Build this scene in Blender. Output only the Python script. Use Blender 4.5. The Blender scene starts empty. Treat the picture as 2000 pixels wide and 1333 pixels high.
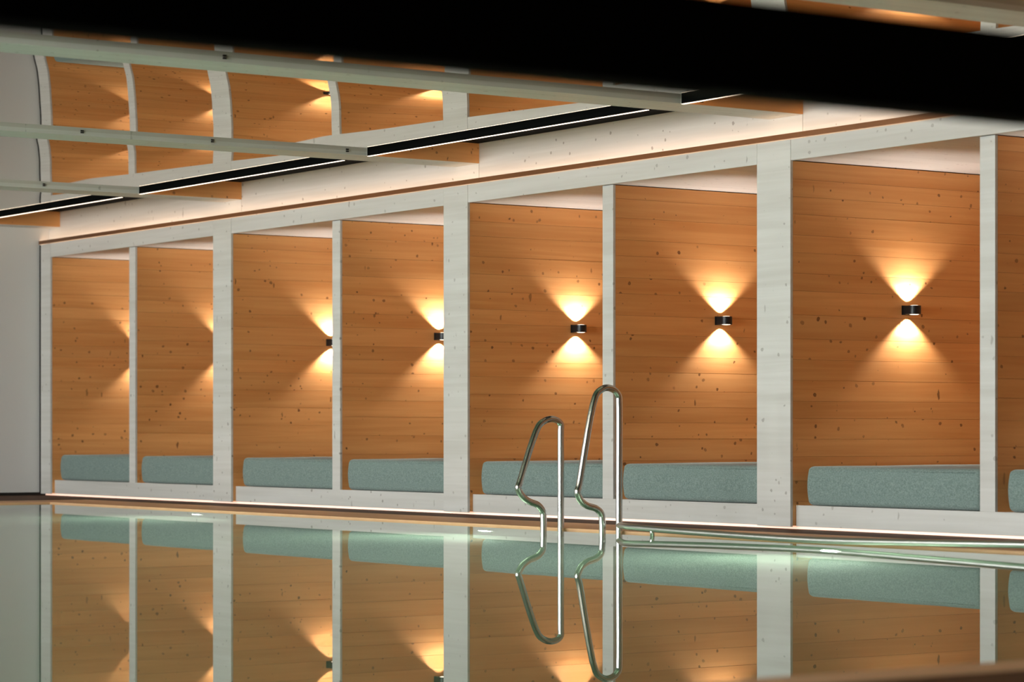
import bpy, bmesh, math, random
from mathutils import Vector, noise
random.seed(7)
scene = bpy.context.scene
C = scene.collection

# ------------------------------------------------------------------ camera
YAW = math.radians(34.5)
CAM_H = 0.60
cam_d = bpy.data.cameras.new('camera')
cam = bpy.data.objects.new('camera', cam_d); C.objects.link(cam)
cam.location = (0, 0, CAM_H)
cam.rotation_euler = (math.pi / 2, 0, math.pi / 2 - YAW)      # level, looking towards -X and +Y
cam_d.sensor_width = 36.0
cam_d.lens = 5153.0 / 2000.0 * 36.0
cam_d.shift_y = 0.0907
cam_d.clip_end = 200
cam_d.dof.use_dof = True
cam_d.dof.focus_distance = 17.5
cam_d.dof.aperture_fstop = 2.8
scene.camera = cam

# ------------------------------------------------------------------ world, daylight, exposure
w = bpy.data.worlds.new('world'); scene.world = w; w.use_nodes = True
w.node_tree.nodes['Background'].inputs[0].default_value = (0.75, 0.87, 1.0, 1)
w.node_tree.nodes['Background'].inputs[1].default_value = 0.5
scene.view_settings.view_transform = 'Standard'
scene.view_settings.look = 'None'
scene.view_settings.gamma = 1.0
scene.view_settings.use_curve_mapping = False
scene.view_settings.exposure = 0.0

DAY_L = 21.0                    # radiance of the daylight behind the windows on the camera side
WIN_X = [-22.2 + 3.6 * k for k in range(5)]
for k, x in enumerate(WIN_X):
    ld = bpy.data.lights.new('window_daylight', 'AREA'); ld.shape = 'RECTANGLE'
    ld.size, ld.size_y = 3.0, 2.1
    ld.energy = DAY_L * math.pi * 3.0 * 2.1
    ld.color = (0.93, 0.98, 1.0)
    lo = bpy.data.objects.new('window_daylight', ld); C.objects.link(lo)
    lo.location = (x + 1.5, -4.12, 1.30)
    lo.rotation_euler = Vector((0, 1, 0)).to_track_quat('-Z', 'Z').to_euler()

# ------------------------------------------------------------------ materials
def new_mat(name):
    m = bpy.data.materials.new(name); m.use_nodes = True
    nt = m.node_tree
    return m, nt, nt.nodes['Principled BSDF']
def plain(name, col, rough=0.5, metal=0.0, spec=0.5):
    m, nt, p = new_mat(name)
    p.inputs['Base Color'].default_value = (*col, 1); p.inputs['Roughness'].default_value = rough
    p.inputs['Metallic'].default_value = metal; p.inputs['Specular IOR Level'].default_value = spec
    return m
def emit(name, col, strength):
    m, nt, p = new_mat(name)
    p.inputs['Base Color'].default_value = (0.8, 0.8, 0.8, 1)
    p.inputs['Emission Color'].default_value = (*col, 1); p.inputs['Emission Strength'].default_value = strength
    return m
def N(nt, t, **kw):
    n = nt.nodes.new(t)
    for k, v in kw.items(): setattr(n, k, v)
    return n
def math_n(nt, op, a, b=None, clamp=False):
    n = N(nt, 'ShaderNodeMath', operation=op, use_clamp=clamp)
    for i, v in enumerate((a, b)):
        if v is None: continue
        if hasattr(v, 'is_linked') or hasattr(v, 'links'): nt.links.new(v, n.inputs[i])
        else: n.inputs[i].default_value = v
    return n.outputs[0]
def mix_c(nt, fac, a, b, mode='MIX'):
    n = N(nt, 'ShaderNodeMix', data_type='RGBA', blend_type=mode)
    for i, v in ((0, fac), (6, a), (7, b)):
        if hasattr(v, 'links'): nt.links.new(v, n.inputs[i])
        elif i == 0: n.inputs[0].default_value = v
        else: n.inputs[i].default_value = (*v, 1)
    return n.outputs[2]

def wood(name, dark, light, knot, axis='y', knot_amt=1.0, tone=0.25, rough=0.45, grain_amt=1.0, knot_scale=13.0):
    """spruce: fine grain along one axis, tone per board, knots and upright spike knots"""
    m, nt, p = new_mat(name); L = nt.links
    geo = N(nt, 'ShaderNodeNewGeometry'); oi = N(nt, 'ShaderNodeObjectInfo')
    off = N(nt, 'ShaderNodeVectorMath', operation='SCALE')
    off.inputs[0].default_value = (13.1, 7.7, 3.3); L.new(oi.outputs['Random'], off.inputs[3])
    pos = N(nt, 'ShaderNodeVectorMath', operation='ADD')
    L.new(geo.outputs['Position'], pos.inputs[0]); L.new(off.outputs[0], pos.inputs[1])
    g = {'x': (0.9, 26, 26), 'y': (26, 0.9, 26), 'z': (26, 26, 0.9)}[axis]
    mp = N(nt, 'ShaderNodeVectorMath', operation='MULTIPLY'); mp.inputs[1].default_value = g
    L.new(pos.outputs[0], mp.inputs[0])
    n1 = N(nt, 'ShaderNodeTexNoise'); n1.inputs['Scale'].default_value = 1.0; n1.inputs['Detail'].default_value = 5
    n1.inputs['Distortion'].default_value = 0.6
    L.new(mp.outputs[0], n1.inputs['Vector'])
    g2 = tuple(v * (0.28 if v > 1 else 0.5) for v in g)
    mp2 = N(nt, 'ShaderNodeVectorMath', operation='MULTIPLY'); mp2.inputs[1].default_value = g2
    L.new(pos.outputs[0], mp2.inputs[0])
    n2 = N(nt, 'ShaderNodeTexNoise'); n2.inputs['Scale'].default_value = 1.0; n2.inputs['Detail'].default_value = 3
    L.new(mp2.outputs[0], n2.inputs['Vector'])
    r1 = N(nt, 'ShaderNodeMapRange'); r1.inputs[1].default_value = 0.36; r1.inputs[2].default_value = 0.64
    L.new(n1.outputs[0], r1.inputs[0])
    r2 = N(nt, 'ShaderNodeMapRange'); r2.inputs[1].default_value = 0.35; r2.inputs[2].default_value = 0.65
    L.new(n2.outputs[0], r2.inputs[0])
    mixv = math_n(nt, 'ADD', math_n(nt, 'MULTIPLY', r1.outputs[0], 0.45 * grain_amt), math_n(nt, 'MULTIPLY', r2.outputs[0], 0.55), True)
    base = mix_c(nt, mixv, dark, light)
    # tone of the whole board
    tv = math_n(nt, 'ADD', math_n(nt, 'MULTIPLY', oi.outputs['Random'], tone), 1.0 - tone * 0.55)
    hsv = N(nt, 'ShaderNodeHueSaturation'); L.new(base, hsv.inputs['Color']); L.new(tv, hsv.inputs['Value'])
    col = hsv.outputs[0]
    # knots
    wob = N(nt, 'ShaderNodeTexNoise'); wob.inputs['Scale'].default_value = 30; L.new(pos.outputs[0], wob.inputs['Vector'])
    wsc = N(nt, 'ShaderNodeVectorMath', operation='SCALE'); wsc.inputs[3].default_value = 0.02
    L.new(wob.outputs['Color'], wsc.inputs[0])
    kp = N(nt, 'ShaderNodeVectorMath', operation='ADD'); L.new(pos.outputs[0], kp.inputs[0]); L.new(wsc.outputs[0], kp.inputs[1])
    for sc, squash, lo, span in ((knot_scale, (1, 1, 1), 0.035, 0.145), (knot_scale * 0.75, (1, 1, 0.28), 0.01, 0.105)):
        km = N(nt, 'ShaderNodeVectorMath', operation='MULTIPLY'); km.inputs[1].default_value = squash
        L.new(kp.outputs[0], km.inputs[0])
        vo = N(nt, 'ShaderNodeTexVoronoi'); vo.inputs['Scale'].default_value = sc
        L.new(km.outputs[0], vo.inputs['Vector'])
        sep = N(nt, 'ShaderNodeSeparateColor'); L.new(vo.outputs['Color'], sep.inputs[0])
        thr = math_n(nt, 'ADD', math_n(nt, 'MULTIPLY', sep.outputs[0], span), lo)
        d = math_n(nt, 'SUBTRACT', thr, vo.outputs['Distance'])
        kf = math_n(nt, 'MULTIPLY', d, 40.0, True)
        kf = math_n(nt, 'MULTIPLY', kf, math_n(nt, 'ADD', math_n(nt, 'MULTIPLY', sep.outputs[1], 0.6), 0.4))
        kf = math_n(nt, 'MULTIPLY', kf, knot_amt)
        col = mix_c(nt, kf, col, knot)
        # reddish halo around each knot
        ha = math_n(nt, 'MULTIPLY', math_n(nt, 'ADD', d, 0.05), 6.0, True)
        ha = math_n(nt, 'MULTIPLY', ha, 0.25 * knot_amt)
        col = mix_c(nt, ha, col, tuple(v * 0.8 for v in dark))
    L.new(col, p.inputs['Base Color'])
    p.inputs['Roughness'].default_value = rough; p.inputs['Specular IOR Level'].default_value = 0.5
    bp = N(nt, 'ShaderNodeBump'); bp.inputs['Strength'].default_value = 0.12; bp.inputs['Distance'].default_value = 0.002
    L.new(n1.outputs[0], bp.inputs['Height']); L.new(bp.outputs[0], p.inputs['Normal'])
    return m

HONEY = wood('honey_spruce', (0.70, 0.298, 0.088), (0.84, 0.420, 0.150), (0.10, 0.032, 0.010), 'y', 0.9, 0.14)
HONEY_X = wood('honey_spruce_back', (0.70, 0.298, 0.088), (0.84, 0.420, 0.150), (0.10, 0.032, 0.010), 'x', 0.9, 0.14)
PALE = wood('white_oiled_spruce', (0.575, 0.55, 0.50), (0.69, 0.67, 0.625), (0.22, 0.185, 0.15), 'x', 0.75, 0.08)
PALE_Y = wood('white_oiled_spruce_cross', (0.575, 0.55, 0.50), (0.69, 0.67, 0.625), (0.22, 0.185, 0.15), 'y', 0.6, 0.06)
COPPER = plain('brown_copper', (0.21, 0.092, 0.036), 0.35, 0.6)
BLACK = plain('black_matt_metal', (0.0018, 0.0021, 0.0018), 0.7, 0.0, 0.04)
LAMPBLACK = plain('black_lacquer', (0.008, 0.010, 0.011), 0.4, 0.0, 0.4)
PLASTER = plain('white_plaster', (0.70, 0.69, 0.66), 0.8)
DARKGAP = plain('dark_gap', (0.015, 0.012, 0.008), 0.7)
def steel(name, rough):
    m, nt, p = new_mat(name)
    p.inputs['Base Color'].default_value = (0.47, 0.47, 0.44, 1); p.inputs['Metallic'].default_value = 1
    p.inputs['Roughness'].default_value = rough
    return m
STEEL = steel('brushed_steel', 0.20)
SATIN = steel('satin_steel', 0.36)
def fabric():
    m, nt, p = new_mat('teal_grey_fabric'); L = nt.links
    geo = N(nt, 'ShaderNodeNewGeometry')
    n = N(nt, 'ShaderNodeTexNoise'); n.inputs['Scale'].default_value = 130; n.inputs['Detail'].default_value = 3
    L.new(geo.outputs['Position'], n.inputs['Vector'])
    r = N(nt, 'ShaderNodeMapRange'); r.inputs[1].default_value = 0.35; r.inputs[2].default_value = 0.65
    L.new(n.outputs[0], r.inputs[0])
    L.new(mix_c(nt, r.outputs[0], (0.160, 0.222, 0.200), (0.265, 0.340, 0.310)), p.inputs['Base Color'])
    p.inputs['Roughness'].default_value = 0.95; p.inputs['Specular IOR Level'].default_value = 0.1
    p.inputs['Sheen Weight'].default_value = 0.15
    b = N(nt, 'ShaderNodeBump'); b.inputs['Strength'].default_value = 0.35; b.inputs['Distance'].default_value = 0.003
    L.new(n.outputs[0], b.inputs['Height']); L.new(b.outputs[0], p.inputs['Normal'])
    return m
FABRIC = fabric()
MIRROR = plain('glossy_stretch_film', (0.60, 0.55, 0.465), 0.012, 1.0)
def stone(name, a, b, rough, spec=0.5):
    m, nt, p = new_mat(name); L = nt.links
    geo = N(nt, 'ShaderNodeNewGeometry'); n = N(nt, 'ShaderNodeTexNoise'); n.inputs['Scale'].default_value = 9
    n.inputs['Detail'].default_value = 6; L.new(geo.outputs['Position'], n.inputs['Vector'])
    L.new(mix_c(nt, n.outputs[0], a, b), p.inputs['Base Color']); p.inputs['Roughness'].default_value = rough
    p.inputs['Specular IOR Level'].default_value = spec
    return m
DECK = stone('dark_brown_stone', (0.060, 0.024, 0.008), (0.125, 0.052, 0.019), 0.55, 0.06)
COPING = stone('warm_beige_stone', (0.68, 0.385, 0.20), (0.80, 0.48, 0.27), 0.5, 0.15)
BASIN = stone('green_basin', (0.38, 0.46, 0.385), (0.44, 0.53, 0.445), 0.5)
LED_COVE = emit('led_cove', (1.0, 0.62, 0.38), 8.0)
LED_LOW = emit('led_low', (1.0, 0.56, 0.36), 1.0)
LED_LINE = emit('led_line', (1.0, 0.76, 0.55), 3.0)
LED_WASH = emit('led_wash', (1.0, 0.58, 0.28), 7.0)
LENS = emit('lamp_lens', (1.0, 0.86, 0.68), 3.0)
SUBLAMP = emit('underwater_lens', (1.0, 0.97, 0.86), 5.0)
def water_mat():
    m = bpy.data.materials.new('still_pool_water'); m.use_nodes = True
    nt = m.node_tree; nt.nodes.clear(); L = nt.links
    out = N(nt, 'ShaderNodeOutputMaterial'); mx = N(nt, 'ShaderNodeMixShader'); fr = N(nt, 'ShaderNodeFresnel')
    fr.inputs['IOR'].default_value = 1.33
    rf = N(nt, 'ShaderNodeBsdfRefraction'); rf.inputs['IOR'].default_value = 1.33; rf.inputs['Roughness'].default_value = 0.0
    rf.inputs['Color'].default_value = (0.78, 0.98, 0.83, 1)
    gl = N(nt, 'ShaderNodeBsdfGlossy'); gl.inputs['Roughness'].default_value = 0.0; gl.inputs['Color'].default_value = (1, 1, 1, 1)
    L.new(fr.outputs[0], mx.inputs[0]); L.new(rf.outputs[0], mx.inputs[1]); L.new(gl.outputs[0], mx.inputs[2])
    L.new(mx.outputs[0], out.inputs[0])
    return m
WATER = water_mat()
def pane_mat():
    m = bpy.data.materials.new('window_glass'); m.use_nodes = True
    nt = m.node_tree; nt.nodes.clear(); L = nt.links
    out = N(nt, 'ShaderNodeOutputMaterial'); mx = N(nt, 'ShaderNodeMixShader'); mx.inputs[0].default_value = 0.06
    t = N(nt, 'ShaderNodeBsdfTransparent'); g = N(nt, 'ShaderNodeBsdfGlossy'); g.inputs['Roughness'].default_value = 0
    L.new(t.outputs[0], mx.inputs[1]); L.new(g.outputs[0], mx.inputs[2]); L.new(mx.outputs[0], out.inputs[0])
    return m
PANE = pane_mat()

# ------------------------------------------------------------------ mesh helpers
def add_box(bm, x0, x1, y0, y1, z0, z1):
    v = [bm.verts.new(p) for p in ((x0,y0,z0),(x1,y0,z0),(x1,y1,z0),(x0,y1,z0),(x0,y0,z1),(x1,y0,z1),(x1,y1,z1),(x0,y1,z1))]
    for f in ((0,3,2,1),(4,5,6,7),(0,1,5,4),(1,2,6,5),(2,3,7,6),(3,0,4,7)): bm.faces.new([v[i] for i in f])
def mesh_of(bm, name, mat, bevel=0.0, smooth=False, segs=2):
    if bevel > 0:
        bmesh.ops.bevel(bm, geom=list(bm.edges), offset=bevel, segments=segs, affect='EDGES', profile=0.5)
    bmesh.ops.recalc_face_normals(bm, faces=list(bm.faces))
    me = bpy.data.meshes.new(name); bm.to_mesh(me); bm.free()
    if smooth:
        for p in me.polygons: p.use_smooth = True
    if mat: me.materials.append(mat)
    return me
def obj(name, me, parent=None, loc=None):
    o = bpy.data.objects.new(name, me); C.objects.link(o)
    if loc is not None: o.location = loc
    if parent:
        o.parent = parent
        if loc is None: o.location = -Vector(parent.location)
        else: o.location = Vector(loc) - Vector(parent.location)
    return o
def sub(o, part):
    o.parent = part; o.location = (0, 0, 0); return o
def boxes(name, mat, lst, parent=None, bevel=0.0):
    bm = bmesh.new()
    for b in lst: add_box(bm, *b)
    return obj(name, mesh_of(bm, name, mat, bevel), parent)
def tag(o, label, cat, group=None):
    o['label'] = label; o['category'] = cat
    if group: o['group'] = group
    return o
def thing(name, label, cat, loc=(0, 0, 0), group=None):
    o = bpy.data.objects.new(name, None); C.objects.link(o); o.location = loc; o.empty_display_size = 0.1
    return tag(o, label, cat, group)
def struct(o):
    o['kind'] = 'structure'; return o
def struct_empty(name, loc=(0, 0, 0)):
    o = bpy.data.objects.new(name, None); C.objects.link(o); o.location = loc
    return struct(o)
def tube_mesh(name, pts, rad, mat, seg=20, caps=True):
    pts = [Vector(p) for p in pts]
    bm = bmesh.new(); rings = []
    t0 = (pts[1] - pts[0]).normalized()
    nrm = t0.orthogonal().normalized()
    for i, p in enumerate(pts):
        t = (pts[min(i + 1, len(pts) - 1)] - pts[max(i - 1, 0)]).normalized()
        nrm = (nrm - t * nrm.dot(t)).normalized(); b = t.cross(nrm)
        rings.append([bm.verts.new(p + (nrm * math.cos(a) + b * math.sin(a)) * rad) for a in [2 * math.pi * j / seg for j in range(seg)]])
    for r0, r1 in zip(rings, rings[1:]):
        for j in range(seg): bm.faces.new((r0[j], r0[(j + 1) % seg], r1[(j + 1) % seg], r1[j]))
    if caps: bm.faces.new(rings[0]); bm.faces.new(rings[-1])
    return mesh_of(bm, name, mat, 0, True)
def spline(ctrl, n=8):
    """Catmull-Rom (centripetal) through the control points"""
    P = [Vector(c) for c in ctrl]; P = [P[0] * 2 - P[1]] + P + [P[-1] * 2 - P[-2]]
    out = []
    for i in range(1, len(P) - 2):
        p0, p1, p2, p3 = P[i - 1:i + 3]
        t0 = 0; t1 = t0 + (p1 - p0).length ** .5; t2 = t1 + (p2 - p1).length ** .5; t3 = t2 + (p3 - p2).length ** .5
        for k in range(n):
            t = t1 + (t2 - t1) * k / n
            A1 = p0 * ((t1 - t) / (t1 - t0)) + p1 * ((t - t0) / (t1 - t0))
            A2 = p1 * ((t2 - t) / (t2 - t1)) + p2 * ((t - t1) / (t2 - t1))
            A3 = p2 * ((t3 - t) / (t3 - t2)) + p3 * ((t - t2) / (t3 - t2))
            B1 = A1 * ((t2 - t) / (t2 - t0)) + A2 * ((t - t0) / (t2 - t0))
            B2 = A2 * ((t3 - t) / (t3 - t1)) + A3 * ((t - t1) / (t3 - t1))
            out.append(B1 * ((t2 - t) / (t2 - t1)) + B2 * ((t - t1) / (t2 - t1)))
    out.append(P[-2])
    return out

# ------------------------------------------------------------------ key measures (metres, water level z = 0)
YF = 10.60                      # front plane of the alcove wall
BAY = 3.593
R = [-23.18 + BAY * k for k in range(5)]      # right edge of each wide post
PW, NW = 0.32, 0.12             # wide and narrow post widths
NX = 1.71                       # right edge of the narrow post, from R
YB = 12.75                      # back of the alcoves
LEDGE0, LEDGE1 = 0.030, 0.160
FAS0, FAS1 = 2.283, 2.412
CEIL, BEAM0, SLOT = 2.600, 2.572, 2.720
XL = -23.43                     # end wall
POOL = (-21.0, -4.9, -2.5, 9.60)
XR, YS = 5.0, -4.0
DK = 0.010                      # deck level

# ------------------------------------------------------------------ the setting
x0, x1, y0, y1 = POOL
fl = boxes('floor', DECK, [(XL - .2, x0 - .60, YS, YF + .1, -.2, DK), (x1 + .20, XR, YS, YF + .1, -.2, DK),
                           (x0 - .60, x1 + .20, y1 + .62, YF + .1, -.2, DK), (x0 - .60, x1 + .20, YS, y0 - .60, -.2, DK)])
struct(fl)
cp = boxes('trim_3', COPING, [(x0 - .60, x0, y0, y1 + .62, -.2, DK + .001), (x1, x1 + .20, y0, y1 + .62, -.2, DK + .001),
                              (x0, x1, y1, y1 + .62, -.2, DK + .001), (x0 - .60, x1 + .20, y0 - .60, y0, -.2, DK + .001)])
struct(cp)
ba = boxes('pool_basin', BASIN, [(x0 - .1, x1 + .1, y0 - .1, y1 + .1, -1.5, -1.35), (x0 - .1, x0, y0, y1, -1.35, -.2), (x1, x1 + .1, y0, y1, -1.35, -.2),
                                 (x0, x1, y1, y1 + .1, -1.35, -.2), (x0, x1, y0 - .1, y0, -1.35, -.2)])
struct(ba)
bm = bmesh.new()
vs = [bm.verts.new(p) for p in ((x0, y0, 0), (x1, y0, 0), (x1, y1, 0), (x0, y1, 0))]; bm.faces.new(vs)
me = bpy.data.meshes.new('pool_water'); bm.to_mesh(me); bm.free(); me.materials.append(WATER)
wa = obj('pool_water', me)
tag(wa, 'still greenish pool water mirroring the wooden alcoves', 'water'); wa['kind'] = 'stuff'

struct(boxes('wall_left', PLASTER, [(XL - .2, XL, YS, YB + .1, .040, SLOT + .03)]))
struct(boxes('recess_shade_left', DARKGAP, [(XL - .2, XL - .03, YS, YB, 0, .040)]))  # unlit recess under the end wall, its shade put into the dark colour
struct(boxes('wall_right', PLASTER, [(XR, XR + .2, YS, YB + .1, 0, SLOT + .03)]))
struct(boxes('wall_back', HONEY_X, [(XL - .2, R[4], YB, YB + .1, 0, SLOT + .03), (R[4], XR + .2, YF + .06, YB + .1, 0, SLOT + .03)]))
# window wall on the camera side
lst = [(XL - .2, XR + .2, YS - .2, YS, 0, .25), (XL - .2, XR + .2, YS - .2, YS, 2.35, SLOT + .03)]
edges = [XL - .2] + [v for x in WIN_X for v in (x, x + 3.0)] + [XR + .2]
for a, b in zip(edges[0::2], edges[1::2]): lst.append((a, b, YS - .2, YS, .25, 2.35))
struct(boxes('wall_front', PLASTER, lst))
for k, x in enumerate(WIN_X):
    we = struct_empty('window_%d' % (k + 1), (x + 1.5, YS, .25))
    fr = boxes('window_frame', BLACK, [(x, x + 3.0, YS - .12, YS - .05, .25, .31), (x, x + 3.0, YS - .12, YS - .05, 2.29, 2.35), (x, x + .06, YS - .12, YS - .05, .31, 2.29),
                                       (x + 2.94, x + 3.0, YS - .12, YS - .05, .31, 2.29), (x + 1.47, x + 1.53, YS - .12, YS - .05, .31, 2.29)], we)
    for a in (.06, 1.53):
        sub(boxes('window_pane', PANE, [(x + a, x + a + 1.41, YS - .088, YS - .082, .31, 2.29)], we), fr)

# glossy stretch film ceiling: one slightly rippled panel between each pair of beams
ce = struct_empty('ceiling', (-9, 3, CEIL))
edges = R + [R[4] + BAY, R[4] + 2 * BAY, XR + PW]
FILM_END = 9.742
SL = [(0, -.012), (.22, -.008), (.4, .002), (.6, .010), (.78, .022), (.86, .034), (1, .048)]
def slope(u):
    for (a, b), (c, d) in zip(SL, SL[1:]):
        if u <= c: return b + (d - b) * (u - a) / (c - a)
    return SL[-1][1]
SAG = [0.0]
for i in range(34): SAG.append(SAG[-1] + slope((i + .5) / 34) * 3.27 / 34)
for k in range(len(edges) - 1):
    xa, xb = edges[k] - .02, edges[k + 1] - PW + .02
    if k == 0: xa = R[0] - .02
    nx, ny = 34, 130
    verts, faces = [], []
    for j in range(ny + 1):
        y = YS + (FILM_END - YS) * j / ny
        for i in range(nx + 1):
            x = xa + (xb - xa) * i / nx
            u = i / nx
            z = 0.0011 * noise.noise(Vector((x * .45, y * .38, 3.1 + k))) + 0.00025 * noise.noise(Vector((x * 1.3, y * 1.1, 9.7)))
            e = math.exp(-(x - xa) / .16) + math.exp(-(xb - x) / .16)
            z += 0.0006 * e * noise.noise(Vector((x * .5, y * .9, 5.0)))
            wy = min(1.0, max(0.0, (FILM_END - y) / 1.6)); wy = wy * wy * (3 - 2 * wy)
            verts.append((x, y, CEIL + z + SAG[i] * wy))
    for j in range(ny):
        for i in range(nx):
            a = j * (nx + 1) + i
            faces.append((a, a + nx + 1, a + nx + 2, a + 1))
    me = bpy.data.meshes.new('film_panel'); me.from_pydata(verts, [], faces); me.materials.append(MIRROR)
    for p in me.polygons: p.use_smooth = True
    obj('film_panel', me, ce)
boxes('recess_top', BLACK, [(XL, XR, 9.74, YF + .10, SLOT, SLOT + .03)], ce)
boxes('roof_slab', PLASTER, [(XL - .2, XR + .2, YS - .2, YB + .1, SLOT + .04, SLOT + .14)], ce)

# wall strip above the alcoves, one board per bay
wb = struct_empty('wall_upper', (-16, YF + .1, FAS1))
xs = [XL] + [r for r in R[1:]] + [R[4] + BAY, XR]
for a, b in zip(xs, xs[1:]):
    boxes('board', PALE, [(a + .002, b - .002, YF + .10, YF + .13, 2.30, SLOT - .001)], wb)
boxes('cove_floor', PALE, [(XL, R[4], YF + .03, YF + .10, 2.385, 2.405)], wb)
struct(boxes('gap_shade', BLACK, [(XL + .0005, XL + .0335, YF + .002, YF + .02, .034, FAS1)]))     # black filler strip, painted shade of the open gap beside the end wall
# copper trims
struct(boxes('trim_1', COPPER, [(XL, R[4], YF - .006, YF + .004, 2.418, 2.450), (XL, R[4], YF - .010, YF + .004, 2.417, 2.4205)]))
struct(boxes('trim_2', COPPER, [(XL, R[4], YF + .075, YF + .09, DK, .034)]))

# ------------------------------------------------------------------ LED strips
tag(boxes('led_strip', LED_COVE, [(XL, R[4], YF + .0045, YF + .009, 2.424, 2.446)]), 'hidden warm strip light behind the copper rail above the alcoves', 'strip light')
tag(boxes('led_strip', LED_LOW, [(XL, R[4], YF + .066, YF + .0745, .0125, .0315)]), 'glowing warm strip light under the bench fronts at the pool deck', 'strip light')

# ------------------------------------------------------------------ posts, fascia, partitions, benches, cushions, lamps
def ordinal(n): return ['first', 'second', 'third', 'fourth', 'fifth', 'sixth', 'seventh', 'eighth'][n]
for k in range(5):
    a = XL + .034 if k == 0 else R[k] - PW
    o = boxes('wooden_post', PALE, [(a, R[k], YF, YF + .02, .027, FAS1)], None, .0012)
    lab = ['pale wooden corner post against the white end wall', 'wide pale wooden post, second of its kind from the end wall',
           'wide pale wooden post just left of the pool handrails', 'widest looking pale wooden post, right of the handrails',
           'wide pale wooden post beyond the right picture edge'][k]
    tag(o, lab, 'post', 'wide pale posts between the alcove pairs')
for k in range(4):
    xr = R[k] + NX
    o = boxes('narrow_post', PALE, [(xr - NW, xr, YF + .045, YF + .065, LEDGE1, FAS0)], None, .0012)
    lab = ['narrow pale upright dividing the two alcoves next to the end wall', 'narrow pale upright dividing the second pair of alcoves from the end wall',
           'narrow pale upright directly behind the taller pool handrail', 'narrow pale upright at the right edge of the picture'][k]
    tag(o, lab, 'post', 'narrow pale uprights in the middle of each alcove pair')
    o = boxes('fascia_board', PALE, [(R[k] + .0025, R[k + 1] - PW - .0025, YF + .001, YF + .028, FAS0, FAS1)], None, .001)
    tag(o, 'pale horizontal board across the top of the %s alcove pair from the end wall' % ordinal(k), 'fascia', 'pale boards over the alcove pairs')
    # bench under the pair of alcoves
    b = thing('bench', 'low pale wooden bench base of the %s alcove pair from the end wall' % ordinal(k), 'bench', (R[k] + 1.6, YF + .1, 0), 'bench bases of the alcove pairs')
    boxes('front_board', PALE, [(R[k] + .002, R[k + 1] - PW - .002, YF + .045, YF + .064, LEDGE0, LEDGE1)], b, .0012)
    for c0, c1 in ((R[k] + .002, xr - NW - .002), (xr + .002, R[k + 1] - PW - .002)):
        boxes('platform', PALE_Y, [(c0, c1, YF + .092, YB - .002, 0.011, LEDGE1 - .002)], b)

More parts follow.
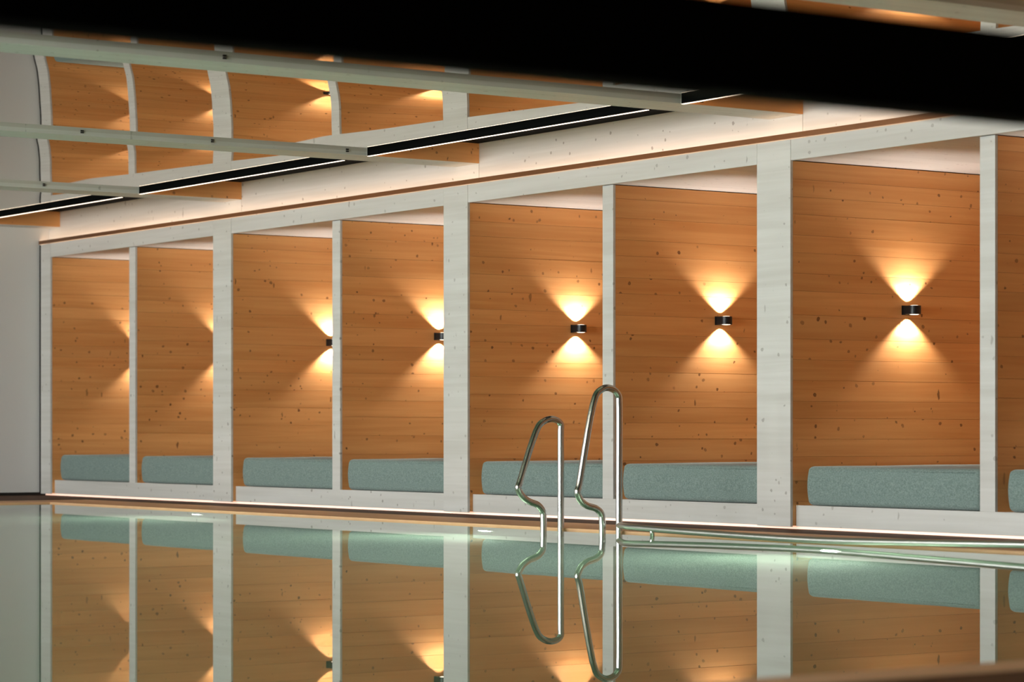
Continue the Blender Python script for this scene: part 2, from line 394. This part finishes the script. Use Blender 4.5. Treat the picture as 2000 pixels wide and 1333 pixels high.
# partition faces: every one a stack of boards
HTS = (.108, .128, .148)
BOARDS = {}
def board_mesh(h, L):
    key = (h, round(L, 3))
    if key not in BOARDS:
        bm = bmesh.new(); add_box(bm, -.018, 0, 0, L, 0.0006, h - .0006)
        BOARDS[key] = mesh_of(bm, 'board', HONEY)
    return BOARDS[key]
faces_x = []
for k in range(4): faces_x += [(R[k], YF + .021, PW if k else .22, k, 0), (R[k] + NX, YF + .066, NW, k, 1)]
for n, (xf, yf, wd, k, half) in enumerate(faces_x):
    p = thing('alcove_partition', 'honey coloured spruce board partition lit by a lamp, %s counted from the end wall' % ordinal(n), 'partition', (xf - wd / 2, yf, 0.011), 'spruce partitions between the alcoves')
    boxes('core', HONEY, [(xf - wd + .002, xf - .0188, yf, YB - .002, .034, FAS0 - .002)], p)
    boxes('footing', DARKGAP, [(xf - wd + .006, xf - .004, YF + .093, YB - .002, .011, .0335)], p)
    z = .034
    rnd = random.Random(100 + n)
    while z < FAS0 - .02:
        h = rnd.choice(HTS)
        if z + h > FAS0 - .06: h = FAS0 - .002 - z
        obj('board', board_mesh(round(h, 4), YB - .004 - yf), p, (xf + rnd.uniform(-.0006, 0), yf, z))
        z += h
    # ceiling board of the alcove to the right of this face
    nxt = (R[k] + NX - NW) if half == 0 else R[k + 1] - PW
    o = boxes('soffit_board', PALE_Y, [(xf + .001, nxt - .001, YF + .036, YB - .003, FAS0 + .003, FAS0 + .021)])
    tag(o, 'pale wooden ceiling board of the %s alcove from the end wall' % ordinal(n), 'ceiling board', 'ceiling boards of the alcoves')
    # mattress
    cx0, cx1 = xf + .075, nxt - .03
    bm = bmesh.new(); add_box(bm, cx0, cx1, YF + .075, YB - .12, LEDGE1 + .001, .400)
    bmesh.ops.subdivide_edges(bm, edges=list(bm.edges), cuts=7, use_grid_fill=True)
    for v in bm.verts:
        x, y, zz = v.co
        u, vv = (x - cx0) / (cx1 - cx0), (y - YF - .075) / (YB - .12 - YF - .075)
        t = (zz - LEDGE1) / .24
        if t > .99: v.co.z += .012 * (4 * u * (1 - u)) * (4 * vv * (1 - vv)) + .004 * noise.noise(Vector((x * 3, y * 3, n)))
        if vv < .001: v.co.y -= .010 * math.sin(math.pi * min(1, max(0, t)))
        if u < .001: v.co.x -= .010 * math.sin(math.pi * min(1, max(0, t)))
        if u > .999: v.co.x += .006 * math.sin(math.pi * min(1, max(0, t)))
    me = mesh_of(bm, 'mattress', FABRIC, 0, True)
    ct = thing('mattress', 'thick grey green mattress lying in the %s alcove from the end wall' % ordinal(n), 'mattress', ((cx0 + cx1) / 2, YF + .6, LEDGE1), 'mattresses in the alcoves')
    mo = obj('cover', me, ct)
    sharp = [e for e in me.edges]
    # round the box edges
    bev = mo.modifiers.new('round', 'BEVEL'); bev.width = .030; bev.segments = 4; bev.limit_method = 'ANGLE'; bev.angle_limit = math.radians(50)
    # seam piping round the front top edge
    zt = .396
    pts = [(cx0 + .004, YB - .2, zt - .02), (cx0 + .004, YF + .10, zt - .02), (cx0 + .012, YF + .082, zt - .02), (cx0 + .03, YF + .0735, zt - .02), (cx1 - .03, YF + .0735, zt - .02)]
    sub(obj('piping', tube_mesh('piping', pts, .0028, FABRIC, 6), ct), mo)

    # wall lamp
    lx, ly, lz = xf, 11.57, 1.385
    side = ['in the alcove beside the end wall', 'in the second alcove from the end wall', 'in the third alcove from the end wall', 'in the fourth alcove from the end wall',
            'in the alcove behind the pool handrails', 'in the alcove just right of the pool handrails', 'in the large alcove at the right', 'in the alcove at the right picture edge'][n]
    lt = thing('reading_lamp', 'small black up and down wall lamp ' + side, 'lamp', (lx, ly, lz), 'black wall lamps on the partitions')
    rr, hw, dd = .042, .0275, .068
    prof = [(0, -rr), (dd, -rr)] + [(dd + rr * math.sin(a), -rr * math.cos(a)) for a in [math.pi * j / 20 for j in range(1, 20)]] + [(dd, rr), (0, rr)]
    bm = bmesh.new()
    lo_ = [bm.verts.new((lx + a, ly + b, lz - hw)) for a, b in prof]; hi_ = [bm.verts.new((lx + a, ly + b, lz + hw)) for a, b in prof]
    bm.faces.new(lo_[::-1]); bm.faces.new(hi_)
    for i in range(len(prof)):
        j = (i + 1) % len(prof); bm.faces.new((lo_[i], lo_[j], hi_[j], hi_[i]))
    hs = obj('housing', mesh_of(bm, 'housing', LAMPBLACK, 0), lt)
    boxes('mounting_plate', LAMPBLACK, [(lx + .0002, lx + .006, ly - .046, ly + .046, lz - .030, lz + .030)], lt)
    for sgn in (1, -1):
        bm = bmesh.new()
        rings = []
        for t in range(5):
            a = t / 4 * math.pi / 2
            rings.append([bm.verts.new((lx + dd + .030 * math.cos(a) * math.cos(q), ly + .030 * math.cos(a) * math.sin(q), lz + sgn * (hw + .0035 * math.sin(a)))) for q in [2 * math.pi * j / 24 for j in range(24)]] if t < 4 else [bm.verts.new((lx + dd, ly, lz + sgn * (hw + .0035)))])
        for r0, r1 in zip(rings, rings[1:]):
            for j in range(24):
                if len(r1) > 1: bm.faces.new((r0[j], r0[(j + 1) % 24], r1[(j + 1) % 24], r1[j]))
                else: bm.faces.new((r0[j], r0[(j + 1) % 24], r1[0]))
        sub(obj('lens', mesh_of(bm, 'lens', LENS, 0, True), lt), hs)
        sd = bpy.data.lights.new('lamp_beam', 'SPOT'); sd.energy = 35; sd.color = (1.0, 0.93, 0.88)
        sd.spot_size = math.radians(112); sd.spot_blend = 0.5; sd.shadow_soft_size = .008
        so = bpy.data.objects.new('lamp_beam', sd); C.objects.link(so)
        so.parent = lt; so.location = (.038, 0, sgn * .0345)
        so.rotation_euler = (math.pi if sgn > 0 else 0, 0, 0)

# ------------------------------------------------------------------ ceiling beams
clips = {2: (7.54, 8.51, 9.58), 3: (6.67, 9.9), 1: (8.9,), 0: (), 4: (7.2,)}
wordsb = ['along the end wall', 'second from the end wall', 'third from the end wall', 'crossing the upper left of the picture, fourth from the end wall', 'in the upper right corner']
for k in range(7):
    r = R[k] if k < 5 else R[4] + BAY * (k - 4)
    a = XL + .001 if k == 0 else r - PW
    if k >= 5: lab = 'pale ceiling beam over the near pool end' if k == 5 else 'pale ceiling beam behind the camera over the deck'
    else: lab = 'pale wooden ceiling beam ' + wordsb[k]
    b = thing('timber_beam', lab, 'beam', ((a + r) / 2, 5, BEAM0), 'pale beams across the mirrored ceiling')
    boxes('beam_body', PALE_Y, [(a, r, YS + .001, YF + .099, BEAM0, SLOT - .001)], b, .001)
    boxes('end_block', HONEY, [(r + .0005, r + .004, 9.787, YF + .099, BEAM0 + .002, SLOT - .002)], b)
    for y in clips.get(k, ()):
        boxes('clip', DARKGAP, [(r + .0005, r + .010, y - .010, y + .010, CEIL - .011, CEIL - .002)], b)

# ------------------------------------------------------------------ black linear lights between the beams
wordsl = ['nearest to the end wall', 'second from the end wall', 'above the picture middle, third from the end wall', 'cut off by the black crossbar, fourth from the end wall']
for k in range(4):
    a, b_ = R[k] + .012, R[k + 1] - PW - .012
    y = 9.74
    t = thing('linear_light', 'slim black linear ceiling light ' + wordsl[k], 'light', ((a + b_) / 2, y, 2.566), 'black linear lights between the beams')
    hs = boxes('housing', BLACK, [(a, b_, y, y + .040, 2.5690, SLOT - .001)], t)
    df = boxes('diffuser', LED_LINE, [(a, b_, y + .002, y + .022, 2.5665, 2.5688)], t)
    sub(boxes('rear_diffuser', LED_WASH, [(a, b_, y + .0405, y + .0435, 2.580, 2.605)], t), hs)
    sub(df, hs)
    boxes('end_cap', PALE, [(a - .004, a - .0005, y - .001, y + .041, 2.5665, SLOT - .001)], t)

# ------------------------------------------------------------------ pool handrails
r1 = [(9.6, .616), (9.6, .658), (9.573, .683), (9.522, .692), (9.467, .676), (9.428, .644), (9.289, .300), (9.277, .265), (9.308, .214), (9.358, .182), (9.424, .158), (9.463, .116), (9.467, .078)]
r2 = [(9.6, .786), (9.596, .829), (9.565, .863), (9.508, .878), (9.458, .862), (9.423, .825), (9.301, .287), (9.290, .251), (9.313, .201), (9.358, .170), (9.427, .150), (9.465, .119), (9.473, .075)]
def rail_path(X, r, off):
    pts = [(y - off, z) for y, z in r]
    ctrl = [(X, pts[0][0], -.9), (X, pts[0][0], -.3), (X, pts[0][0], .3)] + [(X, y, z) for y, z in pts] + [(X, pts[-1][0], -.15), (X, pts[-1][0], -.5), (X, pts[-1][0], -.9)]
    return spline(ctrl, 7)
h1 = thing('pool_handrail', 'shorter looped steel handrail at the pool edge, left of the pair', 'handrail', (-13.387, 9.45, 0), 'looped steel handrails')
obj('loop_tube', tube_mesh('loop_tube', rail_path(-13.387, r1, .03), .0205, STEEL), h1)
h2 = thing('pool_handrail', 'taller looped steel handrail with a long bar running off to the right', 'handrail', (-12.781, 9.45, 0), 'looped steel handrails')
obj('loop_tube', tube_mesh('loop_tube', rail_path(-12.781, r2, .03), .0205, STEEL), h2)
bar = [(-12.781, 9.57, .046), (-12.66, 9.50, .050), (-12.489, 9.415, .050), (-12.241, 9.40, .0445), (-11.633, 9.40, .034), (-10.76, 9.40, .0275), (-9.966, 9.40, .041), (-9.243, 9.40, .056), (-8.4, 9.40, .070), (-7.6, 9.40, .075), (-7.5, 9.42, .075), (-7.46, 9.5, .07), (-7.46, 9.58, .05), (-7.46, 9.59, -.1)]
sb = obj('side_bar', tube_mesh('side_bar', spline(bar, 8), .0185, SATIN), h2)
sub(obj('bar_bracket', tube_mesh('bar_bracket', spline([(-12.235, 9.40, .044), (-12.235, 9.402, .015), (-12.25, 9.42, -.025), (-12.30, 9.50, -.05), (-12.33, 9.598, -.055)], 6), .0135, STEEL), h2), sb)

# ------------------------------------------------------------------ underwater lights on the far pool wall
for k, x in enumerate((-18.25, -14.24, -10.87)):
    lab = ['small white underwater light far left below the second alcove', 'small white underwater light between the wide post and the handrails', 'small white underwater light below the right bar'][k]
    t = thing('underwater_light', lab, 'light', (x, 9.6, -.78), 'underwater lights on the far pool wall')
    def disc(name, r0, r1, yy0, yy1, mat):
        bm = bmesh.new(); seg = 24; rr_ = []
        for (r_, y_) in ((r0, yy0), (r1, yy1)):
            rr_.append([bm.verts.new((x + r_ * math.cos(q), y_, -.78 + r_ * math.sin(q))) for q in [2 * math.pi * j / seg for j in range(seg)]])
        for j in range(seg): bm.faces.new((rr_[0][j], rr_[0][(j + 1) % seg], rr_[1][(j + 1) % seg], rr_[1][j]))
        bm.faces.new(rr_[0]); bm.faces.new(rr_[1])
        return obj(name, mesh_of(bm, name, mat), t)
    bz = disc('bezel', .105, .095, 9.5995, 9.585, STEEL); sub(disc('lens', .08, .07, 9.5845, 9.578, SUBLAMP), bz)
    ad = bpy.data.lights.new('underwater_beam', 'AREA'); ad.shape = 'DISK'; ad.size = .14; ad.energy = 48; ad.color = (1.0, 1.0, .92)
    ao = bpy.data.objects.new('underwater_beam', ad); C.objects.link(ao); ao.parent = t; ao.location = (0, -.03, 0)
    ao.rotation_euler = Vector((0, -1, -.12)).to_track_quat('-Z', 'Z').to_euler()

# ------------------------------------------------------------------ black frame close to the camera
t = thing('black_frame', 'black out of focus crossbar spanning the top of the picture', 'frame', (-3.55, 2.6, DK))
boxes('crossbar', BLACK, [(-3.6, -3.5, .5, 5.0, 1.187, 1.344)], t, .004)
for y in (.5, 4.9):
    boxes('leg', BLACK, [(-3.6, -3.5, y, y + .1, DK + .012, 1.1865)], t, .003)
    boxes('foot_plate', BLACK, [(-3.64, -3.46, y - .04, y + .14, DK + .0005, DK + .0118)], t)
